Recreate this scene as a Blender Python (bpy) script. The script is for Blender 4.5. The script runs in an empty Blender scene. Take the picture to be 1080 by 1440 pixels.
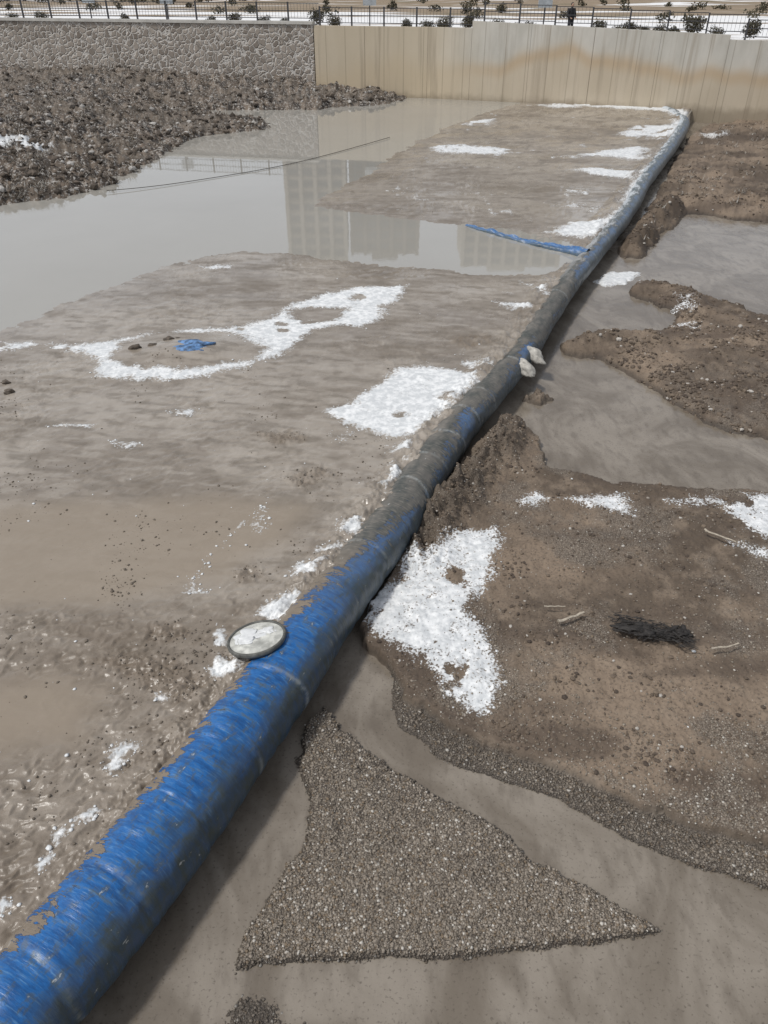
import bpy, math, random
import numpy as np
from mathutils import Vector
random.seed(4); rng=np.random.default_rng(7)
scene=bpy.context.scene
H=7.0; PITCH=math.radians(35); F=1100.0
cp,sp=math.cos(PITCH),math.sin(PITCH)
def g(px,py,z=0.0):
    """survey point -> plan coordinates at level z"""
    u=(px-540)/F; v=(py-720)/F
    t=(H-z)/(sp+v*cp)
    return (u*t,(cp-v*sp)*t)
# ---------------------------------------------------------------- noise
_tab=rng.random((256,256))
def vn(x,y,s=0):
    x=x+s*17.31; y=y+s*9.77
    xi=np.floor(x).astype(np.int64); yi=np.floor(y).astype(np.int64)
    fx=x-xi; fy=y-yi; fx=fx*fx*(3-2*fx); fy=fy*fy*(3-2*fy)
    a=_tab[xi&255,yi&255]; b=_tab[(xi+1)&255,yi&255]; c=_tab[xi&255,(yi+1)&255]; d=_tab[(xi+1)&255,(yi+1)&255]
    return ((a*(1-fx)+b*fx)*(1-fy)+(c*(1-fx)+d*fx)*fy)*2-1
def fbm(x,y,f,o=3,s=0):
    r=0;a=1;n=0
    c,s_=math.cos(.6),math.sin(.6)
    for i in range(o):
        r=r+a*vn(x*f,y*f,s+i*3.3); n+=a; a*=.5; f*=2.03
        x,y=x*c-y*s_,x*s_+y*c
    return r/n
def sst(a,b,x):
    t=np.clip((x-a)/(b-a),0,1); return t*t*(3-2*t)
def sdf(poly,X,Y,M=2.0):
    P=np.array(poly,float); shp=X.shape; x=X.ravel(); y=Y.ravel()
    out=np.full(x.shape,-M)
    m=(x>P[:,0].min()-M)&(x<P[:,0].max()+M)&(y>P[:,1].min()-M)&(y<P[:,1].max()+M)
    idx=np.nonzero(m)[0]
    if len(idx)==0: return out.reshape(shp)
    xs=x[idx]; ys=y[idx]; d2=np.full(xs.shape,1e9); ins=np.zeros(xs.shape,bool)
    n=len(P)
    for i in range(n):
        ax,ay=P[i]; bx,by=P[(i+1)%n]; ex,ey=bx-ax,by-ay
        L=ex*ex+ey*ey+1e-12
        t=np.clip(((xs-ax)*ex+(ys-ay)*ey)/L,0,1)
        dx=xs-ax-t*ex; dy=ys-ay-t*ey
        d2=np.minimum(d2,dx*dx+dy*dy)
        if ay!=by:
            c=((ay>ys)!=(by>ys))&(xs<ex*(ys-ay)/(ey)+ax)
            ins^=c
    d=np.sqrt(d2); out[idx]=np.maximum(np.where(ins,d,-d),-M)
    return out.reshape(shp)
def segd(pts,X,Y):
    d2=np.full(X.shape,1e9)
    for (ax,ay),(bx,by) in zip(pts[:-1],pts[1:]):
        ex,ey=bx-ax,by-ay; t=np.clip(((X-ax)*ex+(Y-ay)*ey)/(ex*ex+ey*ey+1e-9),0,1)
        d2=np.minimum(d2,(X-ax-t*ex)**2+(Y-ay-t*ey)**2)
    return np.sqrt(d2)
def mk(name,V,Fc,mat=None,smooth=True,attrs=None,parent=None):
    V=np.asarray(V,np.float32); Fc=np.asarray(Fc,np.int32); k=Fc.shape[1]
    me=bpy.data.meshes.new(name)
    me.vertices.add(len(V)); me.vertices.foreach_set('co',V.ravel())
    me.loops.add(Fc.size); me.loops.foreach_set('vertex_index',Fc.ravel())
    me.polygons.add(len(Fc)); me.polygons.foreach_set('loop_start',np.arange(0,Fc.size,k,dtype=np.int32))
    me.update(calc_edges=True); me.validate()
    me.polygons.foreach_set('use_smooth',np.full(len(me.polygons),smooth))
    if attrs:
        for a,v in attrs.items():
            at=me.attributes.new(a,'FLOAT','POINT'); at.data.foreach_set('value',np.asarray(v,np.float32).ravel())
    ob=bpy.data.objects.new(name,me); scene.collection.objects.link(ob)
    if mat: me.materials.append(mat)
    if parent: ob.parent=parent
    return ob
def empty(name):
    e=bpy.data.objects.new(name,None); scene.collection.objects.link(e); return e
def gridF(nr,nc,wrap=False):
    i=np.arange(nr-1)[:,None]; j=np.arange(nc if wrap else nc-1)[None,:]
    j2=(j+1)%nc
    return np.stack([i*nc+j,i*nc+j2,(i+1)*nc+j2,(i+1)*nc+j],-1).reshape(-1,4)
# ---------------------------------------------------------------- shader helper
class N:
    def __init__(s,name):
        s.m=bpy.data.materials.new(name); s.m.use_nodes=True; s.t=s.m.node_tree
        s.b=s.t.nodes['Principled BSDF']; s.geo=None
    def add(s,ty): return s.t.nodes.new(ty)
    def put(s,sock,v):
        if isinstance(v,bpy.types.NodeSocket): s.t.links.new(v,sock)
        elif isinstance(v,(tuple,list)) and len(v)==3 and sock.type=='RGBA': sock.default_value=(*v,1)
        else: sock.default_value=v
    def pos(s):
        if not s.geo: s.geo=s.add('ShaderNodeNewGeometry')
        return s.geo.outputs['Position']
    def mapv(s,scale,vec=None):
        n=s.add('ShaderNodeMapping'); n.inputs['Scale'].default_value=scale; s.put(n.inputs['Vector'],vec or s.pos()); return n.outputs[0]
    def noise(s,scale,det=3,vec=None,ro=.55,dist=0):
        n=s.add('ShaderNodeTexNoise'); s.put(n.inputs['Vector'],vec or s.pos()); n.inputs['Scale'].default_value=scale
        n.inputs['Detail'].default_value=det; n.inputs['Roughness'].default_value=ro; n.inputs['Distortion'].default_value=dist; return n.outputs['Fac']
    def vor(s,scale,out='Distance',vec=None,feat='F1'):
        n=s.add('ShaderNodeTexVoronoi'); n.feature=feat; s.put(n.inputs['Vector'],vec or s.pos()); n.inputs['Scale'].default_value=scale; return n.outputs[out]
    def m_(s,op,a,b=0.0,c=None):
        n=s.add('ShaderNodeMath'); n.operation=op; s.put(n.inputs[0],a); s.put(n.inputs[1],b)
        if c is not None: s.put(n.inputs[2],c)
        return n.outputs[0]
    def mr(s,v,a,b,c=0.0,d=1.0):
        n=s.add('ShaderNodeMapRange'); n.interpolation_type='SMOOTHSTEP'; s.put(n.inputs['Value'],v)
        n.inputs['From Min'].default_value=a; n.inputs['From Max'].default_value=b; n.inputs['To Min'].default_value=c; n.inputs['To Max'].default_value=d
        return n.outputs['Result']
    def mix(s,f,a,b,mode='MIX'):
        n=s.add('ShaderNodeMix'); n.data_type='RGBA'; n.blend_type=mode; s.put(n.inputs[0],f); s.put(n.inputs[6],a); s.put(n.inputs[7],b); return n.outputs[2]
    def mf(s,f,a,b):
        n=s.add('ShaderNodeMix'); s.put(n.inputs[0],f); s.put(n.inputs[2],a); s.put(n.inputs[3],b); return n.outputs[0]
    def at(s,name):
        n=s.add('ShaderNodeAttribute'); n.attribute_name=name; return n.outputs['Fac']
    def sep(s,v=None):
        n=s.add('ShaderNodeSeparateXYZ'); s.put(n.inputs[0],v or s.pos()); return n.outputs
    def bump(s,h,d=.01,st=1.0,nrm=None):
        n=s.add('ShaderNodeBump'); n.inputs['Distance'].default_value=d; s.put(n.inputs['Strength'],st); s.put(n.inputs['Height'],h)
        if nrm: s.put(n.inputs['Normal'],nrm)
        s.put(s.b.inputs['Normal'],n.outputs[0]); return n.outputs[0]
    def fin(s,col=None,ro=None,**k):
        if col is not None: s.put(s.b.inputs['Base Color'],col)
        if ro is not None: s.put(s.b.inputs['Roughness'],ro)
        for a,v in k.items(): s.put(s.b.inputs[a.replace('_',' ')],v)
        return s.m
def simple(name,col,ro=.7,var=.3,sc=8,bd=.004):
    n=N(name); f=n.noise(sc,4)
    c=n.mix(n.mr(f,.25,.75),tuple(x*(1-var) for x in col),tuple(min(1,x*(1+var)) for x in col))
    n.bump(n.noise(sc*3,3),bd); return n.fin(c,ro)
# ---------------------------------------------------------------- dam axis
axpx=[(-150,1640,.47,-.15),(18,1430,.46,-.15),(172,1240,.46,-.15),(286,1095,.45,-.15),(386,960,.44,-.16),(459,855,.42,-.17),(538,752,.39,-.18),(643,600,.34,-.16),(730,500,.30,-.15),
      (797,400,.29,-.14),(878,300,.30,-.14),(908,250,.31,-.15),(944,203,.33,-.16),(960,176,.35,-.18)]
ctl=np.array([(*g(a,b,z+.05),z,r) for a,b,r,z in axpx])
cX,cY=ctl[:,0],ctl[:,1]
def axX(Y):
    k=(cX[-1]-cX[2])/(cY[-1]-cY[2])
    base=np.interp(Y,cY,cX)
    base=np.where(Y>cY[-1],cX[-1]+(Y-cY[-1])*k,base)
    base=np.where(Y<cY[0],cX[0]+(Y-cY[0])*k,base)
    return base
CA=math.cos(math.radians(24))
# ---------------------------------------------------------------- terrain grid
NR,NC=900,830
th=np.linspace(math.radians(72),math.radians(6.4),NR)
Yr=np.concatenate([[-14,-6,-2,0,1.2,1.9],H/np.tan(th),[66,70,80,95]])
s=np.linspace(-1,1,NC)*1.20
s=np.concatenate([[-12,-6,-3.5,-2.4,-1.8,-1.45,-1.3],s,[1.3,1.45,1.8,2.4,3.5,6,12]])
half=np.maximum(.402*Yr+1.97,2.2)
Yg=np.repeat(Yr[:,None],len(s),1); Xg=half[:,None]*s[None,:]
T=np.maximum(.819*Yg+4.02,3)
wx=fbm(Xg,Yg,.9,2,1)*.13+fbm(Xg,Yg,4,3,2)*.08+fbm(Xg,Yg,18,2,3)*.024
wy=fbm(Xg,Yg,.9,2,5)*.13+fbm(Xg,Yg,4,3,6)*.08+fbm(Xg,Yg,18,2,7)*.024
wsc=np.clip(T/12,.6,2.2)
Xw=Xg+wx*wsc; Yw=Yg+wy*wsc
lat=(Xg-axX(Yg))*CA
def PU(l): return [g(a,b,0.0) for a,b in l]
def PD(l): return [g(a,b,-.55) for a,b in l]
def SU(l,M=2.): return sdf(PU(l),Xw,Yw,M)
def SDn(l,M=2.): return sdf(PD(l),Xw,Yw,M)
mud1=SU([(-900,600),(-200,510),(0,467),(60,447),(150,407),(250,372),(330,358),(420,362),(500,372),(600,382),(700,389),(780,388),(830,378),(900,378),(900,500),(700,800),(500,1100),(200,1700),(-900,1700)])
spit=SU([(655,170),(715,150),(760,140),(850,110),(1100,130),(1100,250),(900,330),(840,342),(800,338),(740,328),(650,316),(560,303),(445,290),(452,280),(490,262),(545,232),(560,215),(600,195)])
bank=SU([(-1500,420),(-300,320),(0,291),(70,286),(150,267),(205,240),(240,218),(285,192),(340,187),(392,181),(380,170),(310,163),(300,156),(420,156),(500,151),(548,147),(600,133),(640,120),(560,100),(400,70),(-1500,62)],12.)
puddle=SU([(-400,740),(0,712),(200,703),(330,700),(430,715),(400,760),(300,815),(150,850),(0,852),(-400,870)])
pud2=SU([(-100,985),(60,960),(140,985),(110,1040),(0,1060),(-100,1060)])
dkp=SU([(205,885),(250,878),(262,900),(225,912),(200,905)]);  dkp=np.maximum(dkp,SU([(318,806),(360,798),(372,812),(335,822)])); dkp=np.maximum(dkp,SU([(400,672),(455,655),(470,672),(425,690)])); dkp=np.maximum(dkp,SU([(360,612),(410,603),(430,618),(380,628)])); dkp=np.maximum(dkp,SU([(120,935),(240,930),(300,965),(250,990),(180,965)])); dkp=np.maximum(dkp,SU([(640,480),(690,470),(700,485),(660,495)]))
up=np.maximum(mud1,spit)
T1=SDn([(505,885),(540,830),(570,770),(600,720),(640,660),(680,615),(720,603),(760,625),(772,660),(860,682),(960,694),(1080,699),(1600,720),(1900,1400),(1250,1245),(1080,1190),(960,1160),(880,1130),(780,1090),(690,1055),(620,1025),(570,985),(562,965),(545,935),(515,910)])
G1=SDn([(545,935),(700,960),(1080,1120),(1500,1200),(1500,1400),(1080,1250),(960,1213),(860,1172),(780,1132),(700,1100),(620,1070),(565,1028),(548,990)])
G2=SDn([(460,985),(482,1020),(560,1075),(640,1120),(700,1160),(740,1200),(840,1250),(945,1302),(850,1325),(700,1345),(500,1355),(420,1358),(350,1370),(318,1372),(325,1315),(375,1245),(428,1175),(427,1110),(410,1065),(430,1012)])
G3=SDn([(255,1500),(290,1405),(325,1372),(370,1366),(430,1385),(470,1440),(640,1470),(700,1436),(800,1424),(1000,1418),(1200,1425),(1500,1440),(1500,1700),(255,1700)])
T2=SDn([(790,482),(850,466),(900,470),(945,452),(950,440),(880,412),(895,396),(960,408),(1080,440),(1500,540),(1500,700),(1080,618),(1000,597),(940,572),(905,545),(850,503),(800,500)])
T3=SDn([(965,196),(985,176),(1080,165),(1600,170),(1600,420),(1080,314),(1020,306),(968,300),(944,322),(908,363),(868,361),(872,342),(903,307),(922,268),(935,240),(950,215)])
M4=SDn([(730,562),(755,548),(778,560),(762,575)])
foam=SDn([(822,400),(850,378),(912,381),(890,393),(850,404)])
# ---- heights
nL=fbm(Xg,Yg,.45,3,11); nM=fbm(Xg,Yg,2.2,3,12); nS=fbm(Xg,Yg,8,3,13); nF=fbm(Xg,Yg,26,2,14)
# current ripples: short crests lying across the seepage direction
u_=Xg*.85+Yg*.53+nM*.22+nL*.4; v_=-Xg*.53+Yg*.85+nS*.05
rip=(1-np.abs(fbm(u_*1.2,v_*3.0,3.6,2,15))*2.4)
smooth=sst(.1,-.35,np.maximum(puddle,pud2))
rough=np.clip(sst(9.5,6.5,Yg)+.55*sst(.0,.5,fbm(Xg,Yg,.5,3,31))+.9*sst(-.1,.1,dkp),0,1)*smooth
patch=sst(-.25,.35,fbm(Xg,Yg,.9,3,33))
hu=-.28+.285*sst(-1.6,0,up)+.035*np.clip(up,0,1.2)/1.2+ (nL*.012+nM*.006)*(.3+.7*smooth)
hu+= (up>-.5)*(rough*(rip*.017+nS*.006*patch+nF*.003*patch)+(rip*.0055+nS*.002)*(.4+.6*smooth)+sst(-.1,.15,dkp)*(.01+.025*nS+.02*nF))
hu=np.where(puddle>-.3,np.maximum(hu,.006),hu)
spk=fbm(Xg+wx*2,Yg+wy*2,3.5,3,71)
hu+= (.085+.10*spk+.05*nS+.03*nF)*np.exp(-(np.clip(-lat-.38,0,9)/.26)**2)*(lat<0)*sst(3,6,Yg)
bx,by=g(262,497,0); rm=np.sqrt(((Xg-bx)/1.25)**2+((Yg-by)/.95)**2)
hu+=.17*np.exp(-rm**2*1.4)
bk=sst(-.1,.5,bank)
rid=1-np.abs(fbm(Xg,Yg,.55,4,21))*2; rid2=fbm(Xg,Yg,1.8,4,22)
hu=hu*(1-bk)+bk*(.10+.95*sst(0,11,bank)+rid*.22*sst(0,2,bank)+rid2*.30+fbm(Xg,Yg,6,3,23)*.16)
L2=-.6
hd=np.full(Xg.shape,L2-.10)+nM*.02+nS*.008+nF*.004
def plate(sd,h,e,extra=0.02): return sst(-.04,e,sd)*h+np.clip(sd,0,1.5)*extra
t1=plate(T1,.28,.05,.03)
rd=segd(PD([(722,612),(690,650),(650,690),(610,740),(575,790)]),Xw,Yw)
t1+=.27*np.exp(-(rd/.36)**2)*(1+.8*nM+.7*nS)*sst(-.1,.2,T1)
t1+=sst(0,.2,T1)*(nL*.03+nM*.022+nS*.012+nF*.008)
g1=plate(G1,.14,.12,.0)+sst(-.1,.2,G1)*(nS*.012+nF*.008)
g2=plate(G2,.16,.10,.03)+sst(-.1,.2,G2)*(nM*.015+nS*.008+nF*.008)
g3=sst(-.3,.35,G3)*(.108+nL*.02+nM*.018+nS*.012+nF*.008)
t2=plate(T2,.22,.30,.05)+sst(0,.3,T2)*(nM*.06+nS*.035)
t3=plate(T3,.26,.5,.06)+sst(0,.5,T3)*(nL*.16+nM*.12+nS*.06)
rd3=segd(PD([(888,350),(910,318),(935,300)]),Xw,Yw); t3+=.32*np.exp(-(rd3/.6)**2)*(1+.4*nM)
rd4=segd(PD([(940,290),(1010,288),(1080,292)]),Xw,Yw); t3+=.2*np.exp(-(rd4/.5)**2)*(1+.8*nM)
rd5=segd(PD([(880,408),(925,402),(985,440)]),Xw,Yw); t2+=.14*np.exp(-(rd5/.4)**2)*sst(-.2,.2,T2)
rd6=segd(PD([(800,488),(860,478),(915,482)]),Xw,Yw); t2+=.14*np.exp(-(rd6/.35)**2)*sst(-.2,.2,T2)
m4=sst(-.05,.2,M4)*.25*(1+nS)
fo=sst(-.1,.2,foam)*.14
hd=hd+np.maximum.reduce([t1,g1,g2,g3,t2,t3,m4,fo])
k=sst(-.12,.12,lat)
Z=hu*(1-k)+hd*k
side=sst(1.8,6,np.abs(Xg)/half[:,None])*sst(30,60,np.abs(Xg)); Z=Z+side*4
wetup=np.where(lat<0,hu,hd-L2)
# ---- snow
px1=T/1100
snU=[[(448,582),(492,570),(520,545),(560,520),(610,518),(665,530),(664,556),(605,596),(592,618),(545,616),(490,602)],
 [(-60,482),(60,484),(130,489),(170,480),(280,467),(340,464),(385,447),(405,430),(480,410),(575,404),(560,424),(535,432),(548,444),(515,462),(478,458),(440,468),(395,500),(300,533),(210,541),(150,532),(128,514),(120,500),(60,494),(-60,494)],
 [(535,632),(580,625),(585,640),(545,640)],[(533,690),(548,658),(578,652),(560,678),(545,700)],
 [(474,752),(482,735),(502,732),(500,762)],[(446,778),(462,766),(484,768),(462,786)],
 [(408,815),(420,795),(470,795),(440,815)],
 [(296,890),(310,885),(322,905),(302,912)],[(288,945),(300,930),(345,938),(350,955),(300,956)],
 [(360,870),(378,848),(420,838),(440,850),(430,875),(400,885)],
 [(596,208),(650,203),(745,216),(700,221),(610,217)],
 [(785,222),(850,212),(900,206),(918,212),(905,228),(850,222)],
 [(795,240),(850,236),(905,243),(890,256),(850,250)],
 [(763,326),(800,315),(850,310),(868,290),(880,270),(905,235),(925,240),(880,310),(835,338),(800,333)],
 [(870,192),(890,178),(935,178),(958,168),(930,158),(860,154),(800,150),(795,143),(900,145),(985,160),(985,178),(935,200)],
 [(740,148),(790,146),(830,152),(780,154)],
 [(698,424),(740,428),(752,438),(720,438)],[(728,402),(760,408),(775,420),(745,414)],[(640,512),(680,510),(690,520),(655,520)],
 [(655,170),(700,168),(690,178),(655,178)],[(278,376),(325,374),(322,381),(285,382)],
 [(150,1060),(175,1048),(205,1052),(180,1066),(160,1090),(146,1080)],[(108,1148),(130,1138),(142,1142),(118,1156)],[(55,1215),(75,1195),(78,1205),(60,1228)],[(-10,1280),(15,1265),(35,1275),(10,1290)],[(80,1175),(92,1160),(98,1166),(86,1184)],
 [(214,985),(238,984),(232,992)],[(160,627),(200,625),(192,635)],[(-40,226),(30,222),(80,224),(70,233),(0,236)],[(555,340),(590,338),(588,346)],
 [(235,583),(270,580),(262,588)],[(70,600),(130,601),(120,606)],[(880,262),(905,240),(940,200),(950,205),(915,260),(890,290)]]
hoU=[[(172,487),(230,474),(300,474),(345,482),(372,492),(350,508),(280,523),(200,524),(150,510)],[(402,440),(440,436),(486,434),(478,446),(440,456),(410,452)]]
snD=[[(508,872),(528,840),(560,828),(565,790),(590,800),(640,764),(702,752),(706,790),(688,830),(650,868),(672,900),(688,940),(697,975),(684,1012),(655,1012),(618,980),(600,945),(560,918),(528,898)],
 [(1012,728),(1050,708),(1150,690),(1150,790),(1080,772),(1040,752)],[(1020,779),(1050,781),(1150,800),(1150,808),(1060,792)],
 [(725,712),(760,704),(770,712),(735,724)],[(795,708),(870,700),(880,735),(830,722)],[(930,716),(990,712),(1010,722),(950,722)],
 [(955,425),(970,422),(968,438),(950,436)],[(935,462),(970,458),(968,466)],[(985,195),(1020,190),(1030,196),(1000,200)],[(860,395),(900,398),(935,396),(900,402)]]
def sn(polys,P,M=3.): 
    r=np.full(Xg.shape,-30.)
    for p in polys: r=np.maximum(r,sdf(P(p),Xw,Yw,M)/px1)
    return r
hole=fbm(Xg,Yg,2.6,3,85)
a=sn(snU,PU)
for p in hoU: a=np.minimum(a,-sdf(PU(p),Xw,Yw,3.)/px1)
a=a-np.where((Yg>24),2.0,0)
hole2=fbm(Xg*.7,Yg,1.5,4,86)
a=np.minimum(a,14-30*sst(.22,.6,hole2))
sc1=vn(Xg*1.6,Yg*1.1,81)+.5*vn(Xg*5,Yg*3,82)
a=np.maximum(a,np.where((spit>.3),(sc1-1.16+.32*sst(-4,-1,lat))*14,-30))
a=np.maximum(a,np.where((mud1>.3)&(lat>-2.0)&(Yg>8),(sc1-1.08)*14,-30))
b=sn(snD,PD); b=np.minimum(b,b*0+14-34*sst(.20,.55,hole))
b=np.maximum(b,foam/px1)
snow=np.clip(np.where(lat<.05,a,b),-20,20)/10
Z=Z+sst(-.1,.4,snow)*np.where((Yg>24)&(lat<0),.03,.008)
terr=np.maximum.reduce([T1,T2,T3,M4])
grav=np.maximum.reduce([G1,G2,G3])
terr=np.where(lat<.05,-2,terr); grav=np.where(lat<.05,-2,grav)
grav=np.where(G1>-.3,np.minimum(np.where(T1>.0,-T1,2),np.maximum(G1,-.3)),grav); grav=np.where((G2>0),G2,grav)
pebT=sst(.0,.5,fbm(Xg,Yg,1.1,3,41)+.25*nS)*sst(0,.1,terr)*sst(20,12,Yg)
pebT=np.maximum(pebT,np.exp(-(rd/.4)**2))
bkA=np.where(lat<0,bank,-2)
c1=.5+.4*fbm(Xg,Yg,.6,4,91); c2=.5+.4*fbm(Xg,Yg,4.5,4,92)
strk=.5+.45*fbm(Xg*.5+nM*.2,Yg*1.6,1.1,4,93)
strk2=.5+.45*fbm(Xg*.8-Yg*.35+nM*.15,Yg*2.4+Xg*.4,3.2,4,94)
pud=sst(-.3,.3,np.maximum(puddle,pud2))
rdg=np.maximum(np.exp(-(rd/.42)**2)*(T1>-.1),.8*np.exp(-(rd3/.7)**2)*(lat>.3))
# ---- terrain material
n=N('riverbed_material')
P=n.pos(); aS,aT,aG,aB,aW,aP,aR,n1,n2,n5,n6,aQ,aY,aD=[n.at(x) for x in ('snow','terr','grav','bank','wet','peb','rgh','c1','c2','strk','strk2','pud','nearf','rdg')]
n3=n.noise(30,3); n4=n.noise(110,2); n7=n.noise(9,2)
mud=n.mix(n.mr(n1,.3,.7),(.24,.205,.168),(.345,.305,.258)); mud=n.mix(n.mr(n5,.45,.75,0,.55),mud,(.18,.148,.115)); mud=n.mix(n.m_('MULTIPLY',n.mr(n2,.5,.72),.35),mud,(.155,.124,.095))
mud=n.mix(n.mr(n6,.50,.72,0,.55),mud,(.155,.130,.102)); mud=n.mix(n.mr(n6,.46,.28,0,.40),mud,(.40,.36,.31))
mud=n.mix(n.m_('MULTIPLY',n.mr(n3,.60,.74),n.m_('ADD',.15,n.m_('MULTIPLY',aR,.25))),mud,(.10,.08,.06))
mud=n.mix(n.m_('MULTIPLY',aY,.48),mud,(.168,.130,.094))
mud=n.mix(n.m_('MULTIPLY',aQ,.8),mud,(.285,.235,.18))
mudr=n.m_('ADD',n.mf(n.mr(n5,.3,.7),.10,.30),n.mr(n6,.4,.7,0,.15))
tb=n.mix(n.mr(n1,.35,.65),(.100,.074,.052),(.225,.170,.122)); tb=n.mix(n.mr(n2,.45,.75,0,.6),tb,(.255,.198,.145)); tb=n.mix(n.mr(n5,.48,.72,0,.75),tb,(.080,.058,.042)); tb=n.mix(n.m_('MULTIPLY',n.mr(n3,.5,.72),.6),tb,(.055,.042,.032))
tb=n.mix(n.m_('MULTIPLY',aD,.65),tb,n.mix(n2,(.035,.025,.017),(.12,.085,.055)))
mT=n.mr(n.m_('ADD',aT,n.m_('MULTIPLY',n2,.1)),.02,.10)
vN=n.add('ShaderNodeTexVoronoi'); n.put(vN.inputs['Vector'],P); vN.inputs['Scale'].default_value=55; vd=vN.outputs['Distance']; sv=n.sep(vN.outputs['Color'])
gc=n.mix(sv[0],(.115,.093,.072),(.31,.265,.215)); gc=n.mix(n.mr(vd,.3,.8),gc,(.06,.047,.036)); gc=n.mix(n.m_('MULTIPLY',aD,.5),gc,(.07,.052,.037))
mG=n.mr(n.m_('ADD',aG,n.m_('MULTIPLY',n2,.08)),.0,.08); mG=n.m_('MAXIMUM',mG,n.m_('MULTIPLY',aP,.7))
col=n.mix(mT,mud,tb); col=n.mix(mG,col,gc)
wv=n.mr(aW,.02,.13); wv=n.m_('MAXIMUM',wv,n.m_('SUBTRACT',1.0,n.m_('MAXIMUM',mT,mG)))
col=n.mix(wv,n.mix(.62,col,(.035,.029,.024)),col)
bb=n.mix(n.mr(n2,.35,.65),(.03,.023,.018),(.16,.125,.095)); bb=n.mix(n.mr(n7,.54,.62,0,.8),bb,(.40,.38,.35)); bb=n.mix(n.mr(n1,.5,.65,0,.6),bb,(.14,.115,.09))
mB=n.mr(aB,-.05,.25); col=n.mix(mB,col,bb)
n16=n.noise(16,3)
ns=n.m_('ADD',n.m_('MULTIPLY',n.m_('SUBTRACT',n2,.5),2.0),n.m_('MULTIPLY',n.m_('SUBTRACT',n16,.5),3.0))
ns=n.m_('ADD',ns,n.m_('MULTIPLY',n.m_('SUBTRACT',n3,.52),n.m_('ADD',1.4,n.m_('MULTIPLY',mT,4.5))))
sE=n.m_('ADD',n.m_('SUBTRACT',aS,.12),ns)
mS=n.m_('ADD',n.mr(sE,-.30,.05,0,.42),n.mr(sE,.0,.70,0,.55))
sc=n.mix(n.mr(n7,.35,.7),(.60,.62,.63),(.84,.85,.85))
col=n.mix(mS,col,sc)
ro=n.mf(mT,mudr,.8); ro=n.mf(mG,ro,.7); ro=n.mf(mB,ro,.9); ro=n.mf(mS,ro,.6)
ro=n.mf(n.m_('MULTIPLY',aR,.5),ro,.46)
h=n.m_('ADD',n.m_('MULTIPLY',n3,.5),n.m_('MULTIPLY',n4,.25)); h=n.m_('MULTIPLY',h,n.m_('ADD',.08,n.m_('ADD',n.m_('MULTIPLY',mT,1.3),n.m_('ADD',n.m_('MULTIPLY',aR,.5),mB))))
h=n.m_('ADD',h,n.m_('MULTIPLY',mG,n.m_('SUBTRACT',.7,vd))); h=n.mf(mS,h,n.m_('ADD',n.m_('MULTIPLY',n16,.9),.3))
n.bump(h,.012,.8)
matT=n.fin(col,ro)
V=np.stack([Xg,Yg,Z],-1).reshape(-1,3)
mk('riverbed_ground',V,gridF(*Xg.shape),matT,True,dict(snow=snow,terr=np.clip(terr,-1,1),grav=np.clip(grav,-1,1),bank=np.clip(bkA,-1,1),wet=np.clip(wetup,-1,1),peb=pebT,rgh=rough*(lat<0),c1=c1,c2=c2,strk=strk,strk2=strk2,pud=pud*(lat<0),rdg=rdg,nearf=np.clip(sst(10.5,6.5,Yg+nL)+sst(-.1,.15,dkp),0,1.6)))
# ---------------------------------------------------------------- water
def strip(name,side,z,mat,y0,y1,ext):
    ys=np.linspace(y0,y1,120); ax=axX(ys); o=np.where(side<0,-ext,ext)
    a_=np.stack([ax,ys,np.full_like(ys,z)],-1); b_=np.stack([ax+o,ys,np.full_like(ys,z)],-1)
    V=np.stack([a_,b_],1).reshape(-1,3) if side>0 else np.stack([b_,a_],1).reshape(-1,3)
    return mk(name,V,gridF(120,2),mat)
n=N('lake_water_material'); c=n.mix(n.noise(.25,3),(.32,.305,.27),(.38,.365,.33))
n.bump(n.m_('ADD',n.noise(1.3,3,n.mapv((1,.6,1))),n.m_('MULTIPLY',n.noise(8,2),.15)),.012,.08)
strip('lake_water',-1,0.0,n.fin(c,.02,IOR=1.6),-14,75,160)
n=N('stream_water_material'); c=n.mix(n.mr(n.noise(.8,4,n.mapv((1,.7,1)),.6,1.0),.35,.65),(.165,.138,.108),(.27,.236,.194)); c=n.mix(n.mr(n.noise(3.5,4,n.mapv((1.5,.6,1))),.48,.70,0,.5),c,(.12,.098,.076)); c=n.mix(n.mr(n.noise(30,3),.56,.72,0,.55),c,(.07,.057,.045))
n.bump(n.m_('ADD',n.noise(3,4,None,.6,.6),n.m_('MULTIPLY',n.noise(16,3),.4)),.02,.38)
strip('stream_water',1,L2,n.fin(c,.08,IOR=1.55),-14,75,160)
# ---------------------------------------------------------------- dam
dam=empty('inflatable_rubber_dam')
def catmull(Pn,step):
    Pn=np.array(Pn); out=[]
    for i in range(len(Pn)-1):
        p0=Pn[max(i-1,0)];p1=Pn[i];p2=Pn[i+1];p3=Pn[min(i+2,len(Pn)-1)]
        L=np.linalg.norm(p2[:3]-p1[:3]); m=max(2,int(L/step(p1[1])))
        for t in np.linspace(0,1,m,endpoint=False):
            out.append(.5*((2*p1)+(-p0+p2)*t+(2*p0-5*p1+4*p2-p3)*t*t+(-p0+3*p1-3*p2+p3)*t**3))
    out.append(Pn[-1]); return np.array(out)
turn=[(955,164,.36,-.2),(938,154,.36,-.2),(905,149,.34,-.22),(850,146,.30,-.25),(790,144,.28,-.25),(735,143,.26,-.2),(715,142,.1,-.3)]
pts=[tuple(c) for c in ctl]+[(*g(a,b,0),z,r) for a,b,r,z in turn]
C=catmull(pts,lambda y:max(.015,.0016*y+.008))
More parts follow.
